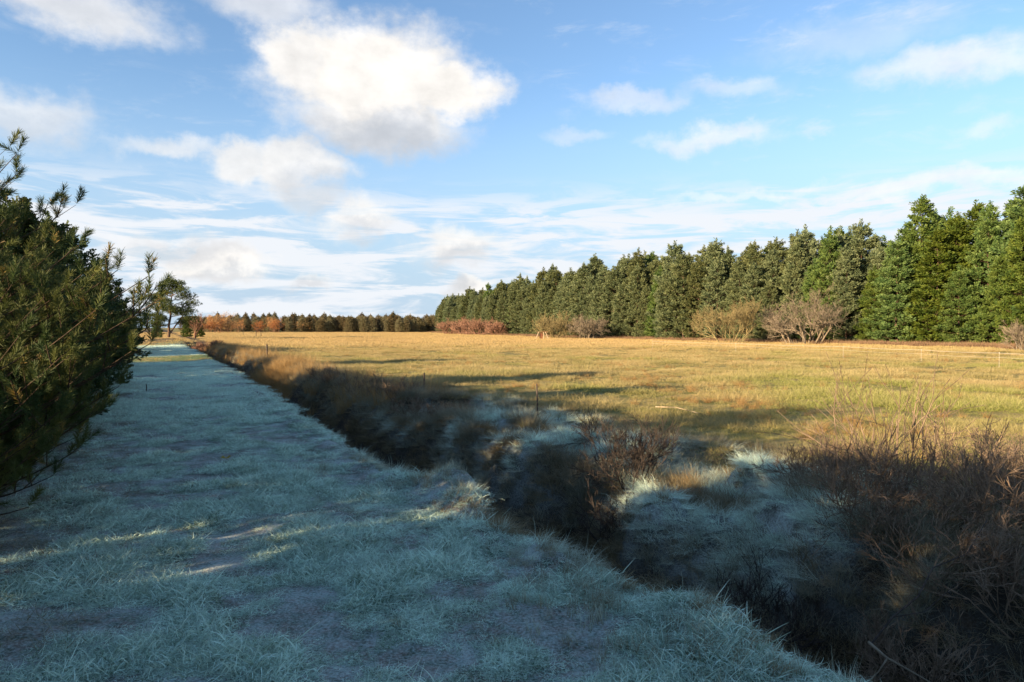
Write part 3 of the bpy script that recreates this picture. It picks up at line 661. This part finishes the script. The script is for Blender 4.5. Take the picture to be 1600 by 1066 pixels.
# far wood across the end of the field
farm = []
for s in (401, 402, 403):
    pf = (lambda t: float(np.interp(t, [0, .3, .6, .85, 1], [1.6, 1.9, 1.7, 1.0, .1]))) if s < 403 else (lambda t: float(np.interp(t, [0, .2, .6, 1], [2.0, 1.9, 1.1, .05])))
    wd, cr = pine(s, 11, pf, .3, .85, 5, .7, 11, .45, .12, 4, up=.5, trunk_r=.14, sub=.6); farm.append(pine_meshes('far_conifer', wd, cr, 'needle_far'))
for i in range(290):
    px = rt.uniform(285, 690); Yd = rt.uniform(395, 520) - (px - 285) * .10; x = (px - 800) / F * Yd
    H = rt.uniform(7.2, 9.6) * (1.05 if px > 560 else 1) * Yd / 440; spr = rt.random() < .12
    if spr: H *= 1.25
    place_tree('conifer_tree', farm[2] if spr else farm[i % 2], x, Yd, H / 11, rt.uniform(0, 6.28), 'slender spire topped conifer rising from the far wood' if spr else 'small dark conifer in the far wood closing off the field', 'conifer', 'spires of the far wood' if spr else 'conifers of the far wood', sxy=1.6)

# lone old pine at the end of the path: a forked trunk with flat pads of needles
def pad_pine(seed, H):
    g = np.random.default_rng(seed); paths = []; SP = []; SD = []; SL = []
    pts = np.array([[0, 0, -.2], [.15, 0, 1.5], [.1, .1, 3.2], [.5, 0, 5.2], [.3, .2, 7.5], [.9, 0, 10], [.8, 0, H * .93]]); paths.append((pts, np.array([.34, .30, .26, .22, .17, .10, .04])))
    paths.append((np.array([[.12, 0, 1.2], [1.2, .2, 2.8], [2.4, .3, 4.6], [3.6, .2, 6.4]]), np.array([.2, .16, .11, .05])))
    ends = []
    for (z, a, L, rise) in [(3.0, 2.9, 3.6, .15), (3.4, .2, 4.4, .2), (4.4, 3.4, 4.4, .22), (5.0, -.4, 4.4, .25), (5.6, 1.5, 3.2, .3), (6.2, 2.7, 4.2, .3), (6.8, 0.1, 4.6, .25), (7.4, -1.8, 3.0, .35), (8.0, 3.3, 3.4, .35), (8.6, .3, 3.6, .3), (9.4, 2.6, 2.5, .45), (9.8, -.5, 2.6, .4), (10.6, 1.2, 1.8, .5), (11.0, 3.4, 1.7, .5), (11.6, 0, 1.4, .5), (12.2, 2, .9, .6), (4.0, -2.2, 3.4, .2), (6.0, -1.4, 3.4, .25)]:
        p0 = np.array([np.interp(z, pts[:, 2], pts[:, 0]), 0, z]); d = np.array([math.cos(a), math.sin(a), rise]); q = [p0, p0 + d * L * .5 + np.array([0, 0, -.15]), p0 + d * L]; paths.append((np.array(q), np.array([.09, .06, .02])))
        for f in (.55, .8, 1.0): ends.append((p0 + d * L * f, .75 + .65 * f * min(1, L / 3)))
    ends += [(np.array([3.6, .2, 6.5]), 1.1), (np.array([2.8, .3, 5.6]), .9), (np.array([.8, 0, H * .95]), .9)]
    for c, R in ends:
        n = int(46 * R * R) + 10; q = g.normal(size=(n, 3)); q = norm(q) * (g.random((n, 1)) ** .4) * np.array([R * 1.15, R * 1.15, R * .55]); SP += list(c + q); SD += list(norm(q * np.array([1, 1, 1.2]) + np.array([0, 0, .55]))); SL += list(g.uniform(.25, .45, n))
    return tubes(paths, 7), needles(np.array(SP), np.array(SD), np.array(SL), 14, .30, .055, .8, seed)
wd, cr = pad_pine(501, 13.2); M['needle_lone'] = needle_mat('lone_pine_needles', (0.055, 0.085, 0.022), (0.125, 0.14, 0.035), None, .8, False)
place_tree('pine_tree', pine_meshes('lone_pine', wd, cr, 'needle_lone'), -75.5, 150, 1, .25, 'lone old pine with spreading flat boughs at the end of the path', 'pine tree')

# ------------------------------------------------------------------ bare bushes
def bush(seed, W, H, n0, depth, thick, spread=.75, trunkless=True, fan=1.0, leafy=0, minr=.004, wig=.25):
    """many stems from the ground that fork again and again"""
    g = np.random.default_rng(seed); paths = []; tips = []
    def grow(p, d, L, r, k):
        m = 4; pts = [p]; dd = d.copy()
        for i in range(m - 1):
            dd = norm(dd + g.normal(0, wig, 3) * .5 + np.array([0, 0, .05])); pts.append(pts[-1] + dd * L / (m - 1))
        pts = np.array(pts); paths.append((pts, np.linspace(r, max(r * .55, minr), m)))
        if k == 0: tips.append((pts[-1], dd)); return
        for j in range(g.integers(2, 4)):
            s = g.uniform(.45, 1.0); i = int(s * (m - 1)); nd = norm(dd + g.normal(0, spread * .6, 3) + np.array([0, 0, .08])); grow(pts[i], nd, L * g.uniform(.55, .85), max(r * .55, minr), k - 1)
    for i in range(n0):
        a = g.random() * 6.283; rr = W * (.02 if n0 <= 6 else .12 if W < 3 else .22) * math.sqrt(g.random()); out = g.random() ** .6 * fan
        d = norm(np.array([math.cos(a) * out * W / H, math.sin(a) * out * W / H, 1.0])); tot = sum(.7 ** q for q in range(depth + 1))
        L = math.hypot(W * .5 * out, H) / tot * g.uniform(.8, 1.1); grow(np.array([math.cos(a) * rr, math.sin(a) * rr, -.05]), d, L, thick * g.uniform(.6, 1.1), depth)
    paths.sort(key=lambda p: -p[1][0]); nb = max(1, min(len(paths) - 1, sum(p[1][0] > thick * .4 for p in paths))); big, small = paths[:nb], paths[nb:]
    return tubes(big, 5), tubes(small, 3), tips
def place_bush(name, seed, m, x, y, label, cat, group=None, rz=0.0, **kw):
    (v1, q1), (v2, q2), tips = bush(seed, **kw)
    e = link(name, None, None, (x, y, hz(x, y)), rz); 
    if kw['depth'] <= 3 or len(q2) < 500: link('stems', new_mesh('stems', np.vstack([v1, v2]), np.vstack([q1, q2 + len(v1)]), True, None, [M[m]]), e); return tag(e, label, cat, group), tips
    link('stems', new_mesh('stems', v1, q1, True, None, [M[m]]), e); link('twigs', new_mesh('twigs', v2, q2, False, None, [M[m]]), e)
    return tag(e, label, cat, group), tips
def onfield(px, Yd): return (px - 800) / F * Yd, Yd
x, y = onfield(1262, 108); place_bush('bare_tree', 601, 'grey_wood', x, y, 'wide grey bare willow tree before the dark conifers', 'tree', W=14, H=12.0, n0=15, depth=6, thick=.17, fan=1.0, minr=.013, spread=.9)
x, y = onfield(1142, 112); place_bush('bare_bush', 602, 'olive_wood', x, y, 'rounded olive brown bush next to the wide grey willow', 'bush', W=10, H=11, n0=14, depth=6, thick=.10, fan=.95, minr=.015)
x, y = onfield(1602, 76); place_bush('bare_bush', 603, 'grey_wood', x, y, 'grey bare bush under the bright green conifers by the rope fence', 'bush', W=6.5, H=5.4, n0=18, depth=5, thick=.07, fan=1.1, minr=.011)
x, y = onfield(868, 163); place_bush('bare_bush', 604, 'olive_wood', x, y, 'brown bare bush behind the small timber frame', 'bush', W=10, H=9.0, n0=26, depth=5, thick=.10, fan=1.0, minr=.022)
x, y = onfield(918, 158); place_bush('bare_bush', 605, 'grey_wood', x, y, 'grey brown bare bush with pale stems next to a brown one', 'bush', W=8.5, H=8.4, n0=22, depth=5, thick=.11, fan=1.0, minr=.022)
for i, (px, Yd, W_, H_) in enumerate(((703, 262, 10, 5.8), (727, 254, 11, 6.3), (752, 246, 10, 5.8), (776, 236, 8, 5.0))):
    x, y = onfield(px, Yd); place_bush('red_bush', 610 + i, 'red_wood', x, y, 'reddish bare bush in the clump at the foot of the plantation', 'bush', 'clump of reddish bushes', W=W_, H=H_ * 1.4, n0=34, depth=4, thick=.09, fan=1.0, minr=.032)
x, y = onfield(305, 162); place_bush('bare_tree', 620, 'red_wood', x, y, 'small bare reddish tree just right of the lone old pine', 'tree', W=7, H=9.2, n0=5, depth=5, thick=.14, fan=.6, minr=.02)
# autumn coloured saplings before the far wood
def leafy(seed, W, H):
    g = np.random.default_rng(seed); (v1, q1), (v2, q2), tips = bush(seed, W=W, H=H, n0=9, depth=3, thick=.07, fan=.55, minr=.02)
    P = np.array([t[0] for t in tips]); n = 26; c = np.repeat(P, n, 0) + g.normal(0, .42, (len(P) * n, 3)); c[:, 2] = np.maximum(c[:, 2], .2)
    a = norm(g.normal(size=(len(c), 3))) * .16; b = norm(g.normal(size=(len(c), 3))) * .16
    V = np.stack([c - a, c + b, c + a], 1).reshape(-1, 3); return np.vstack([v1, v2]), np.vstack([q1, q2 + len(v1)]), V, np.arange(len(V)).reshape(-1, 3), np.repeat(g.random(len(c)), 3)
lm = []
for s in (701, 702):
    a, b, c, d, e_ = leafy(s, 7.5, 11.5); lm.append((new_mesh('autumn_stems', a, b, True, None, [M['red_wood']]), new_mesh('autumn_crown', c, d, False, {'b': e_}, [M['autumn']])))
for i, (px, Yd, s) in enumerate(((345, 330, 1.12), (336, 326, .9), (357, 335, .8), (372, 350, .75), (405, 370, .72), (425, 372, .95), (432, 366, .8), (472, 380, .7), (480, 378, .55), (326, 320, .6), (500, 385, .5))):
    x, y = onfield(px, Yd); e = link('autumn_tree', None, None, (x, y, hz(x, y)), i * 1.3, s); link('trunk', lm[i % 2][0], e); link('crown', lm[i % 2][1], e)
    tag(e, 'orange leaved young tree glowing before the far wood', 'tree', 'orange trees before the far wood')
for i, (px, Yd, s) in enumerate(((292, 175, .28), (312, 180, .22), (245, 150, .24))):
    x, y = onfield(px, Yd); place_tree('low_pine', plant['green'][i], x, y, s, i * 2.0, 'low bushy green pine around the foot of the lone old pine', 'pine tree', 'low pines at the path end', sxy=1.6)

# brambles, saplings and twiggy shrubs of the ditch
def ditch_shrub(name, seed, m, u, v, label, cat='shrub', group=None, **kw):
    x, y = uv2xy(u, v); return place_bush(name, seed, m, x, y, label, cat, group, **kw)
def ditch_xy(name, seed, m, x, y, label, cat='shrub', group=None, **kw): return place_bush(name, seed, m, x, y, label, cat, group, **kw)
ditch_xy('twiggy_shrub', 801, 'dark_wood', 2.15, 12.1, 'dark dense twiggy shrub on the far lip of the ditch beside frosted hummocks', W=1.9, H=2.0, n0=16, depth=5, thick=.016, fan=.9, minr=.0032)
ditch_xy('twiggy_shrub', 802, 'dark_wood', 1.55, 11.0, 'smaller dark twiggy shrub at the foot of the dense one', W=1.1, H=1.5, n0=10, depth=4, thick=.013, fan=.8, minr=.0032)
ditch_xy('twiggy_shrub', 803, 'dark_wood', 3.0, 8.0, 'sprawling dark bramble leaning over the frosted lying grass', W=1.7, H=1.35, n0=14, depth=4, thick=.011, fan=1.2, minr=.0034)
SH = [(4.4, 8.6, 2.0, 1.5), (5.4, 9.3, 2.2, 1.6), (4.6, 7.4, 2.0, 1.3), (5.8, 8.0, 2.2, 1.5), (6.8, 9.6, 2.4, 1.5), (7.6, 10.6, 2.4, 1.4), (5.0, 6.5, 2.0, 1.3), (6.6, 8.4, 2.2, 1.4), (3.9, 6.6, 1.8, 1.1), (8.6, 10.9, 2.4, 1.3), (7.6, 9.2, 2.2, 1.4), (4.6, 10.4, 1.8, 1.2), (3.9, 5.6, 1.6, 1.1)]
for i, (x, y, W_, H_) in enumerate(SH):
    ditch_xy('thicket_shrub', 820 + i, 'brown_wood', x, y, 'brown leafless shrub tangled into the thicket beyond the ditch', 'shrub', 'shrubs of the ditch thicket', W=W_, H=H_ * 1.25, n0=17, depth=4, thick=.012, fan=1.0, minr=.0032, wig=.4)
for i, (x, y, H_) in enumerate(((5.6, 9.9, 3.3), (6.3, 10.3, 2.9), (4.9, 9.4, 3.0), (5.2, 10.5, 2.6))):
    ditch_xy('bare_sapling', 850 + i, 'brown_wood', x, y, 'tall thin bare sapling rising above the brown thicket', 'sapling', 'thin saplings in the thicket', W=.9, H=H_, n0=5, depth=2, thick=.016, fan=.45, minr=.004)
ditch_xy('bare_sapling', 860, 'dark_wood', 8.6, 12.3, 'short forked dark sapling against the sunlit field', 'sapling', W=.9, H=1.5, n0=4, depth=3, thick=.016, fan=.7, minr=.005)
for i, (u, v, W_, H_) in enumerate(((17.5, 7.2, 1.6, 1.0), (20, 7.0, 1.8, 1.1), (22.5, 7.3, 1.8, 1.2), (25, 6.9, 2.0, 1.3), (28, 7.2, 2.0, 1.3), (31, 7.0, 2.0, 1.2), (34.5, 7.3, 2.0, 1.2), (19, 8.0, 1.5, .8), (24, 8.2, 1.6, .9), (29, 8.4, 1.6, .9))):
    ditch_shrub('bank_shrub', 870 + i, 'brown_wood', u, v, 'low dark brown shrub on the far bank along the ditch', 'shrub', 'brown shrubs along the far bank', W=W_, H=H_, n0=16, depth=4, thick=.012, fan=1.0, minr=.0038)
for i, (u, v, W_, H_) in enumerate(((100, 6, 3, 1.8), (106, 5.5, 3.2, 2.0), (95, 7, 2.6, 1.5))):
    ditch_shrub('bank_shrub', 890 + i, 'red_wood', u, v, 'reddish brown shrub where the ditch meets the end of the path', 'shrub', 'shrubs at the ditch end', W=W_, H=H_, n0=18, depth=4, thick=.03, fan=1.0, minr=.012)
# fallen branches in the thicket
def branch(name, pts, r, m, label, cat='branch', forks=()):
    paths = [(np.array(pts, float), np.linspace(r, r * .45, len(pts)))] + [(np.array(f, float), np.linspace(r * .6, r * .25, len(f))) for f in forks]
    v, q = tubes(paths, 6); c = np.array(pts[0], float); return tag(link(name, new_mesh(name, v - c, q, True, None, [M[m]]), None, tuple(c)), label, cat)
def gz(x, y, h): return (x, y, hz(x, y) + h)
def wp(px, py, Yd): return ((px - 800) / F * Yd, Yd, CAM_H + (HOR - py) / F * Yd)
branch('fallen_branch', [wp(1366, 1012, 5.9), wp(1400, 968, 6.05), wp(1440, 935, 6.25), wp(1462, 890, 6.4), wp(1515, 868, 6.6), wp(1548, 812, 6.9)], .010, 'dark_wood', 'thick mossy branch slanting up through the thicket', forks=[[wp(1400, 968, 6.05), wp(1450, 960, 6.1), wp(1500, 915, 6.4)]])
branch('fallen_branch', [wp(1362, 1008, 5.75), wp(1392, 1034, 5.6), wp(1425, 1052, 5.5), wp(1470, 1078, 5.4)], .014, 'grey_wood', 'pale grey broken branch lying low in the dark thicket', forks=[[wp(1392, 1034, 5.6), wp(1378, 1056, 5.5), wp(1360, 1072, 5.45)]])
x0, y0 = G(1025, 643); x1, y1 = G(1092, 655); branch('fallen_stick', [gz(x0, y0, .16), gz((x0 + x1) / 2, (y0 + y1) / 2, .22), gz(x1, y1, .16)], .018, 'pale_wood', 'pale straight stick lying in shaded grass at the field edge', 'stick')
for i, (u, far) in enumerate(((15.2, .9), (12.9, .75))):
    x, y = uv2xy(u, float(bank_edge(np.array([u]))[0]) + far); branch('fallen_stick', [gz(x - .15, y - .02, .25), gz(x + .12, y + .0, .22), gz(x + .35, y - .02, .27)], .012, 'pale_wood', ('short pale stick jutting over the ditch, the farther of two', 'short pale stick jutting over the ditch, near the frosted mound')[i], 'stick')

# ------------------------------------------------------------------ posts, fence, frame
def post_mesh(h, r, seed):
    g = np.random.default_rng(seed); zs = np.array([-.3, 0, h * .35, h * .7, h - .02, h]); rad = np.array([r, r, r * .96, r * .97, r * .95, r * .55]); pts = np.stack([g.normal(0, .006, 6) + zs * g.normal(0, .02), g.normal(0, .006, 6) + zs * g.normal(0, .02), zs], 1)
    v, q = tubes([(pts, rad)], 9); n = len(v); cap = np.arange(n - 9, n); v = np.vstack([v, [pts[-1]]]); tri = np.stack([cap, np.roll(cap, -1), np.full(9, n)], 1); return new_mesh('post', v, [q, tri], False, None, [M['post']])
POSTS = [(417, 562, 1.15, .07, 'weathered wooden fence post beside the golden reeds'), (662, 617, 1.0, .035, 'thin dark stake between brown shrubs and the field'), (840, 668, .9, .022, 'thin dark stake rising from the frosted hummocks'),
         (400, 526, 1.6, .10, 'dark post standing before the orange trees, left of a pair'), (408, 526, 1.4, .09, 'dark post standing before the orange trees, right of a pair'), (380, 524, 3.2, .07, 'tall thin pale pole standing before the orange trees')]
for i, (px, py, h, r, lab) in enumerate(POSTS):
    x, y = G(px, py); tag(link('fence_post', post_mesh(h, r, 900 + i), None, (x, y, hz(x, y))), lab, 'post')
x, y = G(228, 611); tag(link('path_stake', post_mesh(.32, .022, 930), None, (x, y, hz(x, y))), 'short dark stake standing alone on the frosted path', 'stake')
# white rope fence in front of the plantation
fe = link('rope_fence', None, None, (0, 0, 0)); tag(fe, 'white electric rope fence on thin posts before the plantation', 'fence')
m = mat('white_rope'); N(m).out((.50, .45, .38), .7); M['rope'] = m
ppx = [(1660, 582), (1562, 577), (1440, 568.5), (1318, 561), (1150, 552), (1020, 547)]; tops = []
for i, (px, py) in enumerate(ppx):
    x, y = G(px, py); z = hz(x, y); h = 1.05; pts = np.array([[x, y, z - .2], [x, y, z + h * .5], [x, y, z + h]]); v, q = tubes([(pts, np.array([.008, .008, .007]))], 6)
    p = link('post', new_mesh('rope_post', v, q, True, None, [M['rope']]), fe); tops.append((x, y, z + h - .06))
    v, q = tubes([(np.array([[x, y, z + h - .10], [x - .02, y - .05, z + h - .06], [x, y, z + h - .02]]), np.array([.02, .03, .02]))], 6); link('insulator', new_mesh('insulator', v, q, True, None, [M['rope']]), p)
for off, rr in ((0, .009), (-.28, .005)):
    P = []
    for a, b in zip(tops[:-1], tops[1:]):
        for s in np.linspace(0, 1, 9)[:-1]: P.append((a[0] + (b[0] - a[0]) * s, a[1] + (b[1] - a[1]) * s, a[2] + (b[2] - a[2]) * s + off - .10 * 4 * s * (1 - s) * .5))
    P.append((tops[-1][0], tops[-1][1], tops[-1][2] + off)); v, q = tubes([(np.array(P), np.full(len(P), rr))], 5); link('rope', new_mesh('rope', v, q, True, None, [M['rope']]), fe)
# small timber frame at the wood's edge
tx_, ty_ = onfield(847, 150); te_ = link('timber_frame', None, None, (tx_, ty_, hz(tx_, ty_)), .1); tag(te_, 'small timber frame with pale slanting poles and red brown boards at the wood edge', 'timber frame')
def bar(name, a, b, r, m):
    v, q = tubes([(np.array([a, b], float), np.array([r, r]))], 6); link(name, new_mesh(name, v, q, False, None, [M[m]]), te_)
for sx in (-1, 1):
    bar('pole', (sx * 1.5, -.5, -.1), (sx * .75, 0, 1.65), .09, 'pale_wood'); bar('pole', (sx * 1.3, .9, -.1), (sx * .75, .2, 1.65), .08, 'pale_wood')
bar('ridge_pole', (-1.1, .1, 1.62), (1.2, .1, 1.66), .08, 'red_board'); bar('pole', (.35, -.3, -.1), (.4, .05, 1.6), .11, 'pale_wood')
for i in range(3):
    b0 = -.55 + i * .24; v = np.array([(b0 + dx, dy, dz) for dx in (0, .21) for dy in (.12, .16) for dz in (.1, 1.5 - .06 * i)], float); q = np.array([(0, 1, 3, 2), (4, 6, 7, 5), (0, 4, 5, 1), (2, 3, 7, 6), (0, 2, 6, 4), (1, 5, 7, 3)]); link('board', new_mesh('board', v, q, False, None, [M['red_board']]), te_)
# yellow leaf lying on the path
x, y = G(351, 718); a = np.linspace(0, 2 * np.pi, 14, endpoint=False); rr = .085 * (1 + .28 * np.cos(5 * a)); v = np.stack([rr * np.cos(a), rr * np.sin(a), .03 + .025 * np.cos(2 * a) + .02 * np.sin(3 * a)], 1); v = np.vstack([v, [[0, 0, .02]]])
m = mat('yellow_leaf'); k = N(m); k.out(k.mix(k.noise(30, 2), (.30, .20, .03), (.45, .34, .05)), .7, .2)
tag(link('fallen_leaf', new_mesh('fallen_leaf', v, np.stack([np.arange(14), (np.arange(14) + 1) % 14, np.full(14, 14)], 1), True, None, [m]), None, (x, y, hz(x, y) + .05)), 'yellowed leaf lying alone on the frosted path', 'leaf')
